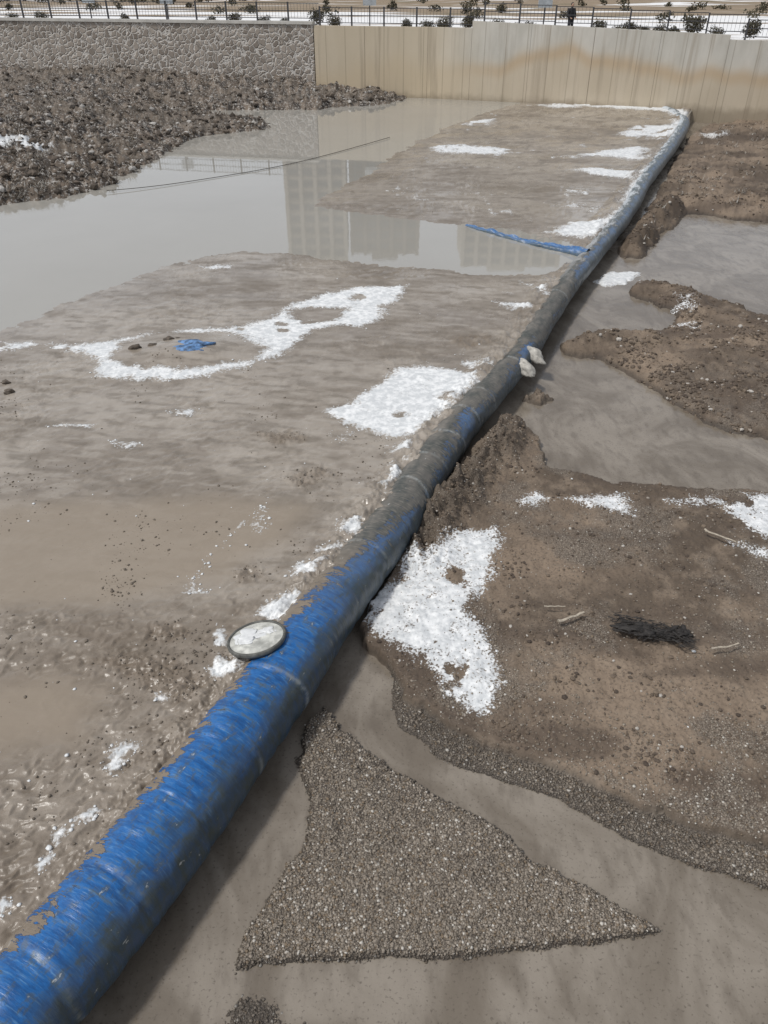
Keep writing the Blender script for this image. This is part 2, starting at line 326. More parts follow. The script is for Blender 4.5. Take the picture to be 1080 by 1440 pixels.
def tube(name,C,mat,mudf,parent,na=72,wr=1.0):
    p=C[:,:3]; r=C[:,3]; tg=np.gradient(p,axis=0); tg/=np.linalg.norm(tg,axis=1)[:,None]
    s_=np.concatenate([[0],np.cumsum(np.linalg.norm(np.diff(p,axis=0),axis=1))])
    rt=np.cross(tg,[0,0,1]); rt/=np.linalg.norm(rt,axis=1)[:,None]; upv=np.cross(rt,tg)
    an=np.linspace(-math.pi,math.pi,na,endpoint=False)
    S,A=np.meshgrid(s_,an,indexing='ij')
    rr=r[:,None]*(1+.05*vn(S*.9,np.cos(A)*1.5,3)*wr)
    crease=vn(S*9,A*1.1+S*.8,5)*.008+vn(S*22,A*2.2,6)*.003+np.abs(vn(S*3.1,A*.9,8))*.020
    rr=rr+crease*wr
    rr=rr-.014*wr*np.exp(-((np.mod(S*1.1+.10*vn(S*.7,A*.6,4),1)-.5)/.035)**2)
    Vv=p[:,None,:]+rr[...,None]*(np.sin(A)[...,None]*rt[:,None,:]+np.cos(A)[...,None]*upv[:,None,:])
    M0=np.repeat(mudf(p[:,1])[:,None],na,1)
    snw=np.repeat(np.interp(p[:,1],[20,24,30,46,50],[0,.40,.85,1,1])[:,None],na,1)
    seam=np.exp(-((np.mod(S*1.1+.10*vn(S*.7,A*.6,4),1)-.56)/.030)**2)*sst(-.35,.4,vn(S*1.3,A*.5,14))
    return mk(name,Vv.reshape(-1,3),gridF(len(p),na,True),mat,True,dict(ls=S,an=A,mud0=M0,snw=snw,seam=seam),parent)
def mudf(y): return np.interp(y,[3,5.5,6.5,7.2,7.9,8.5,9.2,10.3,11.3,12.2,12.9,13.6,14.5,15.5,16.3,17,20.5,21.3,22.5,27,30,50],
    [-.62,-.58,-.52,-.4,-.1,.15,.5,1.0,1.0,.85,.3,.85,.9,.65,.3,1.3,1.3,.35,.3,.5,.5,.5])
n=N('dam_rubber_material')
S_,A_,M_,W_,E_=n.at('ls'),n.at('an'),n.at('mud0'),n.at('snw'),n.at('seam')
cmb=n.add('ShaderNodeCombineXYZ'); n.put(cmb.inputs[0],S_); n.put(cmb.inputs[1],A_); n.put(cmb.inputs[2],0.0); cv=cmb.outputs[0]
st=n.noise(1,5,n.mapv((13,1.5,1),cv),.65); st2=n.noise(1,4,n.mapv((45,2.5,1),cv)); st3=n.noise(1,3,n.mapv((1.8,1.4,1),cv)); st4=n.noise(1,4,n.mapv((6,5,1),cv),.7)
blue=n.mix(n.mr(st,.3,.7),(.010,.07,.22),(.018,.165,.48)); blue=n.mix(n.mr(st2,.53,.73,0,.5),blue,(.16,.34,.56))
blue=n.mix(n.mr(st,.52,.66,0,.70),blue,(.09,.115,.11)); blue=n.mix(n.mr(st4,.50,.64,0,.6),blue,(.08,.095,.085))
blue=n.mix(n.mr(M_,-.5,.1,0,.42),blue,(.13,.14,.135))
gry=n.mix(n.mr(st3,.3,.7),(.05,.058,.055),(.145,.135,.12)); gry=n.mix(n.mr(st2,.45,.7,0,.5),gry,(.26,.235,.20))
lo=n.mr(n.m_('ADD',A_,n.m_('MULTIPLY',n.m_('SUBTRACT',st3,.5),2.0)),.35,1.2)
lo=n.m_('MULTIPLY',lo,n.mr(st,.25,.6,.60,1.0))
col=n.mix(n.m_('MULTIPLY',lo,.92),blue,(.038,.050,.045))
e=n.m_('SUBTRACT',M_,A_); e=n.m_('ADD',e,n.m_('MULTIPLY',n.m_('SUBTRACT',st,.5),2.6)); e=n.m_('ADD',e,n.m_('MULTIPLY',n.m_('SUBTRACT',st3,.5),1.5)); e=n.m_('ADD',e,n.m_('MULTIPLY',n.m_('SUBTRACT',st2,.5),1.1))
mm=n.mr(e,-.05,.06); film=n.mr(M_,-.2,.5)
mc=n.mix(film,n.mix(st4,(.155,.122,.09),(.245,.205,.16)),gry)
col=n.mix(mm,col,mc)
ws=n.m_('ADD',n.m_('SUBTRACT',-.1,A_),n.m_('MULTIPLY',n.m_('SUBTRACT',st3,.5),3.2)); ws=n.m_('ADD',ws,n.m_('MULTIPLY',n.m_('SUBTRACT',st4,.5),3))
mw=n.m_('MULTIPLY',n.mr(ws,-.05,.15),W_); col=n.mix(mw,col,(.62,.64,.66))
pale=n.m_('MULTIPLY',W_,.40); col=n.mix(pale,col,(.26,.32,.36))
col=n.mix(n.m_('MULTIPLY',n.mr(st4,.655,.71),.6),col,(.55,.56,.55))
col=n.mix(n.m_('MULTIPLY',n.m_('MULTIPLY',E_,n.mr(st4,.35,.6)),.6),col,(.36,.38,.38))
ro=n.mf(mm,.36,.6)
n.bump(n.m_('ADD',n.m_('ADD',n.m_('MULTIPLY',st,.8),n.m_('MULTIPLY',st2,.35)),n.m_('MULTIPLY',mm,.9)),.014,.85)
mDam=n.fin(col,ro)
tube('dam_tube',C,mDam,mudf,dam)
sd=[(*g(655,318,-.02),-.03,.05),(*g(690,327,0),-.03,.10),(*g(740,341,0),-.03,.12),(*g(790,352,0),-.03,.17),(*g(826,360,0),-.05,.22)]
tube('side_sleeve',catmull(sd,lambda y:.05),mDam,lambda y:np.full(y.shape,-.9),dam,40,2.5)
def blob(name,loc,size,mat,parent=None,amp=.25,seed=0,sub=4,rot=0):
    import bmesh
    bm=bmesh.new(); bmesh.ops.create_icosphere(bm,subdivisions=sub,radius=1)
    for v in bm.verts:
        c=v.co; k=1+amp*float(vn(np.array(c.x*1.7+seed),np.array(c.y*1.7+c.z*1.3+seed)))+amp*.4*float(vn(np.array(c.x*5+seed),np.array(c.y*5+c.z*4)))
        v.co=Vector((c.x*k*size[0],c.y*k*size[1],c.z*k*size[2]))
    me=bpy.data.meshes.new(name); bm.to_mesh(me); bm.free()
    for p in me.polygons: p.use_smooth=True
    me.materials.append(mat); o=bpy.data.objects.new(name,me); scene.collection.objects.link(o); o.location=loc; o.rotation_euler=(0,0,rot)
    if parent:o.parent=parent
    return o
mBlue=simple('blue_fabric_material',(.09,.18,.34),.6,.8,9)
bx2,by2=g(268,484,.20); blob('exposed_fabric',(bx2,by2,.15),(.45,.30,.09),mBlue,dam,.35,3)
mMudL=simple('mud_lump_material',(.10,.08,.062),.8,.5,10,.01)
mud_l=empty('mud_clods')
for i,(a_,b_,s1) in enumerate([(238,480,.13),(215,487,.10),(190,489,.12),(250,478,.08),(12,548,.1),(8,535,.08)]):
    x,y=g(a_,b_,.1); blob('clod_%d'%i,(x,y,.10 if i<4 else .05),(s1,s1*.8,s1*.7),mMudL,mud_l,.4,i,3)
# ---------------------------------------------------------------- gravel
import bmesh
def ico(sub):
    bm=bmesh.new(); bmesh.ops.create_icosphere(bm,subdivisions=sub,radius=1); v=np.array([v.co[:] for v in bm.verts]); f=np.array([[v.index for v in f.verts] for f in bm.faces]); bm.free(); return v,f
def scatter(name,w,Nn,smin,smax,mat,flat=.6,zoff=.2,sub=1,smooth=True,pw=2.2):
    bv,bf=ico(sub)
    w=w.ravel().copy(); w[w<0]=0; w/=w.sum(); idx=rng.choice(len(w),Nn,p=w)
    c=np.stack([Xg.ravel()[idx],Yg.ravel()[idx],Z.ravel()[idx]],-1); c[:,:2]+=rng.normal(0,.01,(Nn,2))
    sz=smin*(smax/smin)**(rng.random(Nn)**pw)
    ab=rng.uniform(.7,1.3,(Nn,3)); ab[:,2]*=flat
    a=rng.uniform(0,6.28,Nn); ca,sa=np.cos(a),np.sin(a)
    v=bv[None]*(1+rng.uniform(-.22,.22,(Nn,len(bv),1)))*ab[:,None,:]*sz[:,None,None]
    x=v[...,0]*ca[:,None]-v[...,1]*sa[:,None]; y=v[...,0]*sa[:,None]+v[...,1]*ca[:,None]
    v=np.stack([x,y,v[...,2]],-1)+c[:,None,:]; v[...,2]+=(sz*zoff)[:,None]
    f=(bf[None]+np.arange(Nn)[:,None,None]*len(bv)).reshape(-1,3)
    return mk(name,v.reshape(-1,3),f,mat,smooth,dict(rnd=np.repeat(rng.random(Nn),len(bv))))
n=N('gravel_material'); r_=n.at('rnd'); c=n.mix(r_,(.11,.09,.068),(.31,.265,.215)); c=n.mix(n.mr(r_,.93,.95),c,(.50,.47,.42)); c=n.mix(n.mr(r_,.15,.1),c,(.18,.135,.09))
gz_=n.sep(); c=n.mix(n.mr(gz_[2],-.585,-.52,.60,0),c,(.04,.032,.026))
mGr=n.fin(c,.6)
near=(Yg>1.9)&(Yg<15)&(np.abs(Xg)<half[:,None]*1.15)&(lat>.35)
gm=np.where(near,sst(-.02,.08,grav)*1.0*np.where((G3>0)&(G2<0),.22,1)+.40*pebT*(T1>0)+.04*(terr>0)+.15*sst(-.25,0,G2)+.1*sst(-.2,0,G1)+.02*(Yg<4.2),0)*np.where(snow>.1,.15,1)*np.where((hd>L2-.012)|((Yg<4.2)&(nS>.1)),1,.0)
gm/=np.maximum(T,5)**.6
scatter('gravel',gm,64000,.006,.019,mGr)
mfl=simple('mud_crumbs_material',(.14,.115,.09),.85,.4,20)
mm_=np.where((lat<-.5)&(Yg>2)&(Yg<16)&(np.abs(Xg)<half[:,None]*1.15)&(hu>0.005)&(snow<0),sst(.25,.7,fbm(Xg,Yg,.8,3,51)+.4*nS)+.02+1.2*sst(-.1,.1,dkp)+.8*np.exp(-((lat+.9)/.5)**2)*sst(0,.5,nM),0)
scatter('mud_crumbs',mm_,2000,.005,.024,mfl,.5)
mIce=simple('ice_material',(.68,.69,.69),.5,.12,12)
im=np.where((lat<-.5)&(Yg>2)&(Yg<26)&(np.abs(Xg)<half[:,None]*1.1)&(hu>0.005),sst(-.9,-.2,snow)*sst(.0,-.3,snow)+.006,0)+np.where((lat>.6)&(T1>0.05)&(Yg<14),sst(-.9,-.2,snow)*.5*(snow<0)+.001,0)
scatter('ice_fragments',im,900,.006,.03,mIce,.3)
n=N('rubble_material'); r_=n.at('rnd'); c=n.mix(r_,(.035,.027,.02),(.15,.118,.09)); c=n.mix(n.mr(r_,.80,.85),c,(.42,.40,.37)); mRub=n.fin(c,.85)
bm_=np.where((bkA>.05)&(Yg<64)&(np.abs(Xg)<half[:,None]*1.2),.02+sst(.05,.45,rid2)*sst(8,1,bkA)*sst(-.2,.3,nL)+.15*sst(.1,.5,rid),0)
scatter('rubble',bm_,6500,.02,.18,mRub,.7,.02,1,False,2.0)
tm=np.where((np.maximum(T2,T3)>.05)&(lat>.6)&(Yg<54)&(np.abs(Xg)<half[:,None]*1.2),.1+sst(-.1,.5,nM)+np.exp(-(rd3/.5)**2)+np.exp(-(rd4/.5)**2),0)
n=N('stones_material'); r_=n.at('rnd'); c=n.mix(r_,(.055,.04,.03),(.18,.138,.10)); c=n.mix(n.mr(r_,.94,.96),c,(.42,.39,.35)); mSto=n.fin(c,.85)
scatter('scattered_stones',tm,9000,.010,.06,mSto,.7,.1,1,False,2.5)
t1m=np.where((T1>.05)&(lat>.5)&(Yg<15)&(np.abs(Xg)<half[:,None]*1.2)&(snow<-.1),.15+sst(0,.5,nM)+4*np.exp(-(rd/.38)**2),0)
scatter('scattered_stones',t1m,6000,.006,.036,mSto,.7,.1,1,False,2.5)
# ---------------------------------------------------------------- walls
def wY(X): return np.where(X>2.7,56-.33*(X-2.7),56-.2*(X-2.7))
def panel_mesh(segs,thick=.45,zb=-1.6,back=0.0):
    V=[];Fc=[]
    for x0,x1,z0,z1 in segs:
        m=len(V); dY=(float(wY(np.array(x1-.001)))-float(wY(np.array(x0+.001))))/(x1-x0)
        nx,ny=-dY,1.0; L=math.hypot(nx,ny); nx/=L; ny/=L
        for (x,zt) in ((x0,z0),(x1,z1)):
            y=float(wY(np.array(x)))
            for o in (back,back+thick):
                for z in (zb,zt): V.append((x+nx*o,y+ny*o,z))
        a=m;b=m+4
        Fc+=[[a,b,b+1,a+1],[b+2,a+2,a+3,b+3],[a+1,b+1,b+3,a+3],[a+2,a,a+1,a+3],[b,b+2,b+3,b+1]]
    return V,Fc
n=N('concrete_wall_material'); q=n.sep(); zz=n.m_('ADD',q[2],n.m_('MULTIPLY',n.m_('SUBTRACT',n.noise(.12,3,n.mapv((1,1,.3))),.5),5.0))
c=n.mix(n.mr(n.noise(.8,5,n.mapv((1,1,.4))),.3,.7),(.45,.43,.38),(.57,.545,.49))
warm=n.mr(zz,2.9,1.4); c=n.mix(n.m_('MULTIPLY',warm,.65),c,(.50,.40,.27))
leftw=n.mr(q[0],7,2); c=n.mix(n.m_('MULTIPLY',leftw,.7),c,(.54,.44,.30))
d2=n.mr(n.m_('ABSOLUTE',n.m_('SUBTRACT',zz,1.9)),.6,.0,0,.50); c=n.mix(n.m_('MULTIPLY',d2,n.mr(q[0],3,8)),c,(.44,.30,.16))
c=n.mix(n.mr(n.noise(1,4,n.mapv((3,3,.12))),.50,.72,0,.50),c,(.28,.23,.17))
wv_=n.m_('FRACT',n.m_('MULTIPLY',q[0],.82)); c=n.mix(n.mr(n.m_('ABSOLUTE',n.m_('SUBTRACT',wv_,.5)),.465,.5,0,.5),c,(.22,.18,.13))
c=n.mix(n.mr(n.m_('ADD',q[2],n.m_('MULTIPLY',n.noise(2,3),.6)),.75,.2,0,.6),c,(.20,.16,.11))
n.bump(n.noise(9,4),.01,.5); mCon=n.fin(c,.85)
xs=[-4.4,-1.2,2.7,5.3,8.7,12.2,15.7,19.2,22.8,26.4,30,34,38,42,46,50]; segs=[]
for a_,b_ in zip(xs[:-1],xs[1:]):
    def top(x): 
        return 3.86 if b_<=5.31 else (4.22-(x-5.3)*.031 if b_<=19.21 else 3.56)
    segs.append((a_+.006,b_-.006,top(a_),top(b_)))
V,Fc=panel_mesh(segs); mk('concrete_retaining_wall',V,Fc,mCon,False)
n=N('stone_wall_material'); wp=n.mapv((1,.3,1)); 
wd=n.add('ShaderNodeVectorMath'); wd.operation='ADD'; nn_=n.add('ShaderNodeTexNoise'); n.put(nn_.inputs['Vector'],n.pos()); nn_.inputs['Scale'].default_value=2.5; vs_=n.add('ShaderNodeVectorMath'); vs_.operation='SCALE'; n.put(vs_.inputs[0],nn_.outputs['Color']); vs_.inputs['Scale'].default_value=.35
n.put(wd.inputs[0],wp); n.put(wd.inputs[1],vs_.outputs[0]); wp=wd.outputs[0]
ds=n.vor(3.1,'Distance',wp,'DISTANCE_TO_EDGE'); cs=n.sep(n.vor(3.1,'Color',wp))
c=n.mix(cs[0],(.20,.168,.14),(.40,.35,.30)); c=n.mix(n.mr(ds,.03,.12),(.54,.51,.47),c); c=n.mix(n.mr(n.noise(.5,4),.5,.75,0,.4),c,(.2,.17,.14)); n.bump(n.mr(ds,.0,.15),.05,1.0); mSt=n.fin(c,.9)
V,Fc=panel_mesh([(-4.45-4*i-4,-4.45-4*i,3.92,3.92) for i in range(24)]); sw=empty('stone_retaining_wall'); mk('wall_face',V,Fc,mSt,False,None,sw)
V,Fc=panel_mesh([(-4.45-4*i-4,-4.45-4*i,4.08,4.08) for i in range(24)],.6,3.923,-.07); mk('coping',V,Fc,simple('coping_material',(.5,.48,.44),.8,.15,2),False,None,sw)
# ---------------------------------------------------------------- upper ground
xa=np.concatenate([[-3000,-800,-300],np.linspace(-90,50,60),[150,500,3000]])
ya=np.concatenate([[.4,.8],np.linspace(2,130,100),[180,260,400,800,3500]])
XX,OO=np.meshgrid(xa,ya); YY=wY(np.clip(XX,-96,50))+OO
ZZ=3.15+ .5*sst(28,60,OO)*fbm(XX,YY,.06,3,61)+sst(60,400,OO)*14+sst(400,3500,OO)*60
n=N('promenade_ground_material'); q=n.sep(); f1=n.noise(1,5,n.mapv((.05,.30,1))); c=n.mix(n.noise(.5,5),(.20,.145,.095),(.34,.27,.19))
c=n.mix(n.mr(n.noise(.35,4,n.mapv((.3,1,1))),.5,.7,0,.7),c,(.12,.11,.055)); of=n.at('off')
f1=n.m_('ADD',f1,n.m_('ADD',n.mr(of,8,13,0,.12),n.mr(of,22,45,0,-.19)))
c=n.mix(n.mr(f1,.50,.56),c,(.80,.80,.80)); n.bump(n.noise(3,4),.05); 
mk('promenade_ground',np.stack([XX,YY,ZZ],-1).reshape(-1,3),gridF(*XX.shape),n.fin(c,.9),True,dict(off=OO))
rail=empty('metal_railing'); mRail=simple('railing_material',(.05,.05,.055),.5,.2,10,.0)
def boxes(name,L,mat,parent=None):
    V=[];Fc=[]
    for (cx,cy,cz,sx,sy,sz,ang) in L:
        m=len(V); ca,sa=math.cos(ang),math.sin(ang)
        for dz in (-1,1):
            for dx,dy in ((-1,-1),(1,-1),(1,1),(-1,1)):
                X_,Y_=dx*sx/2,dy*sy/2; V.append((cx+X_*ca-Y_*sa,cy+X_*sa+Y_*ca,cz+dz*sz/2))
        Fc+=[[m+3,m+2,m+1,m],[m+4,m+5,m+6,m+7]]+[[m+i,m+(i+1)%4,m+4+(i+1)%4,m+4+i] for i in range(4)]
    return mk(name,V,Fc,mat,False,None,parent)
posts=[];rails=[];bal=[]
x=-58.
def zt(x): return 4.08 if x<-4.4 else 3.86 if x<5.3 else (4.22-(x-5.3)*.031 if x<19.2 else 3.56)
while x<34:
    x2=x+2.0; y,y2=float(wY(np.array(x)))+.25,float(wY(np.array(x2)))+.25; ang=math.atan2(y2-y,2)
    zb=zt(x+1); L=math.hypot(2,y2-y)
    posts.append((x,y,zb+.5,.09,.09,1.04,ang))
    for hz in (.16,.55,.95): rails.append(((x+x2)/2,(y+y2)/2,zb+hz,L-.09,.04,.04,ang))
    for i in range(1,10):
        t=i/10; bal.append((x+2*t,y+(y2-y)*t,zb+.555,.014,.014,.74,ang))
    x=x2
boxes('posts',posts,mRail,rail); boxes('rails',rails,mRail,rail); boxes('balusters',bal,mRail,rail)
for (px_,z0) in ((105,0),(225,0),(520,0),(752,0)):
    r=(px_-540)/1100/1.18; X_=r*60; Y_=float(wY(np.array(X_)))+3.0
    e=empty('information_sign'); 
    boxes('post',[(X_,Y_,4.0,.07,.07,1.7,0)],mRail,e); boxes('panel',[(X_,Y_-.06,5.15,.85,.05,.62,0)],simple('sign_panel_material',(.45,.48,.50),.5,.2,3),e)
mLeaf=N('shrub_leaf_material'); r_=mLeaf.at('rnd'); mLeafm=mLeaf.fin(mLeaf.mix(r_,(.025,.027,.013),(.11,.09,.055)),.8)
def leafmesh(nm,N_,rx,rz,leaf,blobs=9):
    cs=rng.normal(0,1,(blobs,3)); cs/=np.linalg.norm(cs,axis=1)[:,None]; cs*=rng.uniform(.2,.6,(blobs,1)); cs*=[rx,rx,rz]
    k=rng.integers(0,blobs,N_); p=rng.normal(0,1,(N_,3)); p/=np.linalg.norm(p,axis=1)[:,None]
    p=cs[k]+p*rng.uniform(.3,.62,(N_,1))*[rx,rx,rz]; p[:,2]+=rz*1.0
    p[:,2]=np.maximum(p[:,2],.05)
    d1=rng.normal(0,1,(N_,3)); d1/=np.linalg.norm(d1,axis=1)[:,None]; d2=np.cross(d1,rng.normal(0,1,(N_,3))); d2/=np.linalg.norm(d2,axis=1)[:,None]
    l=leaf*rng.uniform(.6,1.4,(N_,1))
    V=np.stack([p-d1*l,p+d2*l*.6,p+d1*l,p-d2*l*.6],1).reshape(-1,3); Fc=np.arange(N_*4).reshape(-1,4)
    rn=np.repeat(np.clip(rng.random(N_)*.6+(k%3)*.2,0,1),4)
    return V,Fc,rn
protos=[]
for i in range(3):
    V,Fc,rn=leafmesh('s',1100,.66,.62,.05)
    protos.append(mk('shrub',V,Fc,mLeafm,False,dict(rnd=rn)))
shx=[300,332,372,398,445,470,570,600,625,655,700,722,745,842,868,885,905,930,945,975,1010,1055,20,60,180]
for i,px_ in enumerate(shx):
    o=protos[i] if i<3 else bpy.data.objects.new('shrub',protos[i%3].data)
    if i>=3: scene.collection.objects.link(o)
    Yd=random.uniform(2.5,6)+(4 if px_<500 else 0)
    r=(px_-540)/1100/1.175; X_=r*(56+Yd)
    for _ in range(3): X_=r*(float(wY(np.array(X_)))+Yd)
    o.location=(X_,float(wY(np.array(X_)))+Yd,3.1); k_=random.uniform(.75,1.1); o.scale=(k_,k_,k_*random.uniform(.85,1.15)); o.rotation_euler=(0,0,random.uniform(0,6))
Vs=[];Fs=[];Rs=[];off=0
for i in range(130):
    V,Fc,rn=leafmesh('d',110,random.uniform(.5,1.1),random.uniform(.3,.6),.11,5)
    X_=random.uniform(-70,60); Y_=float(wY(np.array(min(X_,50))))+random.uniform(24,60)
    V=V+np.array([X_,Y_,3.0]); Vs.append(V); Fs.append(Fc+off); Rs.append(rn); off+=len(V)
mk('distant_shrubs',np.concatenate(Vs),np.concatenate(Fs),mLeafm,False,dict(rnd=np.concatenate(Rs)))
# ---------------------------------------------------------------- dry grass
w=np.where((bkA>.2)&(Yg<64)&(np.abs(Xg)<half[:,None]*1.2),sst(-.2,.4,rid2),0)+np.where((lat>1)&(T3>.2)&(Yg<50)&(np.abs(Xg)<half[:,None]*1.2),.25*sst(0,.3,nM),0)
w=w.ravel(); w/=w.sum(); idx=rng.choice(len(w),1300,p=w)
c=np.stack([Xg.ravel()[idx],Yg.ravel()[idx],Z.ravel()[idx]],-1); nb=26
base=np.repeat(c,nb,0)+rng.normal(0,.09,(1300*nb,3))*[1,1,.1]; d=rng.normal(0,1,base.shape); d[:,2]=np.abs(d[:,2])*.5+.15; d/=np.linalg.norm(d,axis=1)[:,None]
ln=rng.uniform(.1,.32,(len(base),1)); sdv=np.cross(d,[0,0,1]); sdv/=np.linalg.norm(sdv,axis=1)[:,None]+1e-6
V=np.stack([base-sdv*.009,base+sdv*.009,base+d*ln],1).reshape(-1,3)
n=N('dry_grass_material'); r_=n.at('rnd'); c_=n.mix(r_,(.04,.03,.02),(.20,.15,.10)); c_=n.mix(n.mr(r_,.75,.8),c_,(.50,.48,.44))
mk('dry_grass',V,np.arange(len(V)).reshape(-1,3),n.fin(c_,.8),False,dict(rnd=np.repeat(rng.random(len(base)),3)))
# ---------------------------------------------------------------- towers
mTw=N('tower_wall_material'); mTwA=mTw.fin(mTw.mix(mTw.noise(.1,3),(.33,.30,.26),(.38,.35,.30)),.85)
mTwB=simple('tower_dark_wall_material',(.16,.14,.12),.85,.1,.2); mGl=N('window_glass_material'); mGlm=mGl.fin((.05,.06,.07),.2)
def tower(x0,x1,Y,h,mat,dep=18,step=3.4):
    e=empty('apartment_tower'); z0=3.0; w=x1-x0
    boxes('core',[((x0+x1)/2,Y+dep/2,z0+h/2,w,dep,h,0)],mat,e)
    pil=[];win=[];sl=[];k=int(w/step); st_=w/k
    for i in range(k+1): pil.append((x0+i*st_,Y-.35,z0+h/2,.9,.7,h+.6,0))
    nf=int(h/3)
    for i in range(k):
        for j in range(nf): win.append((x0+(i+.5)*st_,Y-.04,z0+j*3+1.7,st_-1.4,.08,1.7,0))
    for j in range(0,nf+1,1): sl.append((((x0+x1)/2),Y-.10,z0+j*3+.15,w-.1,.2,.3,0))
    boxes('pilasters',pil,mat,e); boxes('windows',win,mGlm,e); boxes('floor_slabs',sl,mat,e)
    boxes('roof_house',[((x0+x1)/2,Y+dep/2,z0+h+1.5,w*.4,dep*.5,3,0)],mat,e)
tower(-26,-10.5,220,59,mTwA); tower(-9,9.5,226,58,mTwB); tower(22,49,222,60,mTwA); tower(-78,-60,300,30,mTwB)
# ---------------------------------------------------------------- rope
cu=bpy.data.curves.new('rope','CURVE'); cu.dimensions='3D'; cu.bevel_depth=.012
rp=[(150,268,.08),(205,264,.05),(300,250,.03),(395,234,.03),(480,213,.03),(548,193,.05)]; spn=cu.splines.new('NURBS'); spn.points.add(len(rp)-1)
for i,(a_,b_,z) in enumerate(rp): spn.points[i].co=(*g(a_,b_,z),z,1)
spn.use_endpoint_u=True; spn.order_u=3
o=bpy.data.objects.new('rope',cu); scene.collection.objects.link(o); cu.materials.append(simple('rope_material',(.06,.05,.04),.8,.2,10))
# ---------------------------------------------------------------- lid
lid=empty('manhole_cover'); lx,ly=g(361,897,.27)
def lathe(name,prof,mat,parent,na=72):
    V=[(r*math.cos(2*math.pi*j/na),r*math.sin(2*math.pi*j/na),z) for r,z in prof for j in range(na)]
    return mk(name,V,gridF(len(prof),na,True),mat,True,None,parent)
a_=lathe('rim',[(.27,.0),(.335,-.02),(.345,.0),(.345,.030),(.338,.042),(.322,.044),(.314,.036),(.31,.02),(.27,.0)],simple('lid_rim_material',(.10,.10,.09),.6,.5,12),lid)
b_=lathe('disc',[(.0001,.03),(.10,.034),(.20,.030),(.215,.038),(.23,.030),(.312,.026)],simple('frosted_disc_material',(.50,.50,.46),.6,.4,7,.01),lid)
lathe('underside',[(.0001,-.012),(.20,-.012),(.285,-.004)],simple('lid_rim_material',(.10,.10,.09),.6,.5,12),lid)
lid.location=(lx,ly,.24); lid.scale=(1.06,1.06,1); lid.rotation_euler=(math.radians(-9),math.radians(-9),0)
blob('ice_crust',(-.08,.05,.03),(.17,.14,.014),mIce,lid,.5,5); blob('ice_crust',(.10,.12,.03),(.11,.07,.012),mIce,lid,.5,9)
# sandbags
mBag=simple('sandbag_material',(.42,.40,.36),.85,.35,9,.01)
for (a1,b1,rz,sz) in ((736,513,-.9,(.32,.17,.14)),(751,498,-.7,(.30,.16,.14))):
    x,y=g(a1,b1,-.02); o=blob('sandbag',(x,y,-.05),sz,mBag,None,.2,a1,4,rz)
    for v in o.data.vertices:
        c=v.co; t=abs(c.x)/sz[0]; c.z*=1-.35*t*t; c.y*=1+.25*t*t*(1-abs(c.z)/sz[2]*.5)
    o.rotation_euler=(0,.35,rz)
# burnt clump
cl=empty('burnt_branch_clump'); x0,y0=g(918,888,-.28); mBk=simple('charred_material',(.020,.017,.015),.7,.6,24)
V=[];Fc=[]
for i in range(420):
    t=random.uniform(-1,1); c=Vector((t*.44+random.gauss(0,.05),random.gauss(0,.09)-t*.14+.03*math.sin(t*5),random.uniform(0,.07)*(1-.4*abs(t))))
    d=Vector((random.gauss(.9,.35),random.gauss(-.25,.35),random.gauss(0,.12))).normalized()*random.uniform(.04,.17); r=random.uniform(.004,.014)
    u1=d.cross(Vector((0,0,1))).normalized()*r; u2=d.cross(u1).normalized()*r*.6; m=len(V)
    for k_,q_ in ((0,1),(1,.4)):
        for w_ in (u1,u2,-u1,-u2): V.append(tuple(c-d/2+d*k_+w_*q_))
    for j in range(4): Fc.append([m+j,m+(j+1)%4,m+4+(j+1)%4,m+4+j])
tw=mk('twigs',V,Fc,mBk,False,None,cl)
for j,(bx_,by_,sx_,sy_) in enumerate(((-.30,.06,.15,.09),(-.05,.0,.20,.10),(.20,-.04,.16,.07),(.38,-.06,.09,.08))):
    b1=blob('charred_mass_%d'%j,(bx_,by_,.015),(sx_,sy_,.045),mBk,cl,.9,2+j*3); b1.rotation_euler=(0,0,-.3+.2*j)
cl.location=(x0,y0,-.275)
mW=simple('weathered_wood_material',(.40,.35,.28),.8,.3,20)
def stick(a,b,z,r):
    V=[];A=Vector((*g(*a,z),z));B=Vector((*g(*b,z),z)); d=(B-A); nn=7; u=d.cross(Vector((0,0,1))).normalized(); w=Vector((0,0,1))
    for i in range(nn):
        t=i/(nn-1); c=A+d*t+u*random.gauss(0,r*.5)+w*random.gauss(0,r*.3); rr=r*(1-.45*t)*random.uniform(.85,1.15)
        for j in range(8): an=j*math.pi/4; V.append(tuple(c+u*rr*math.cos(an)+w*rr*math.sin(an)*.6))
    mk('wooden_stick',V,gridF(nn,8,True),mW)
stick((785,874),(822,862),-.255,.026); stick((990,745),(1035,762),-.25,.022); stick((1000,912),(1040,906),-.255,.016); stick((765,852),(795,852),-.255,.013)
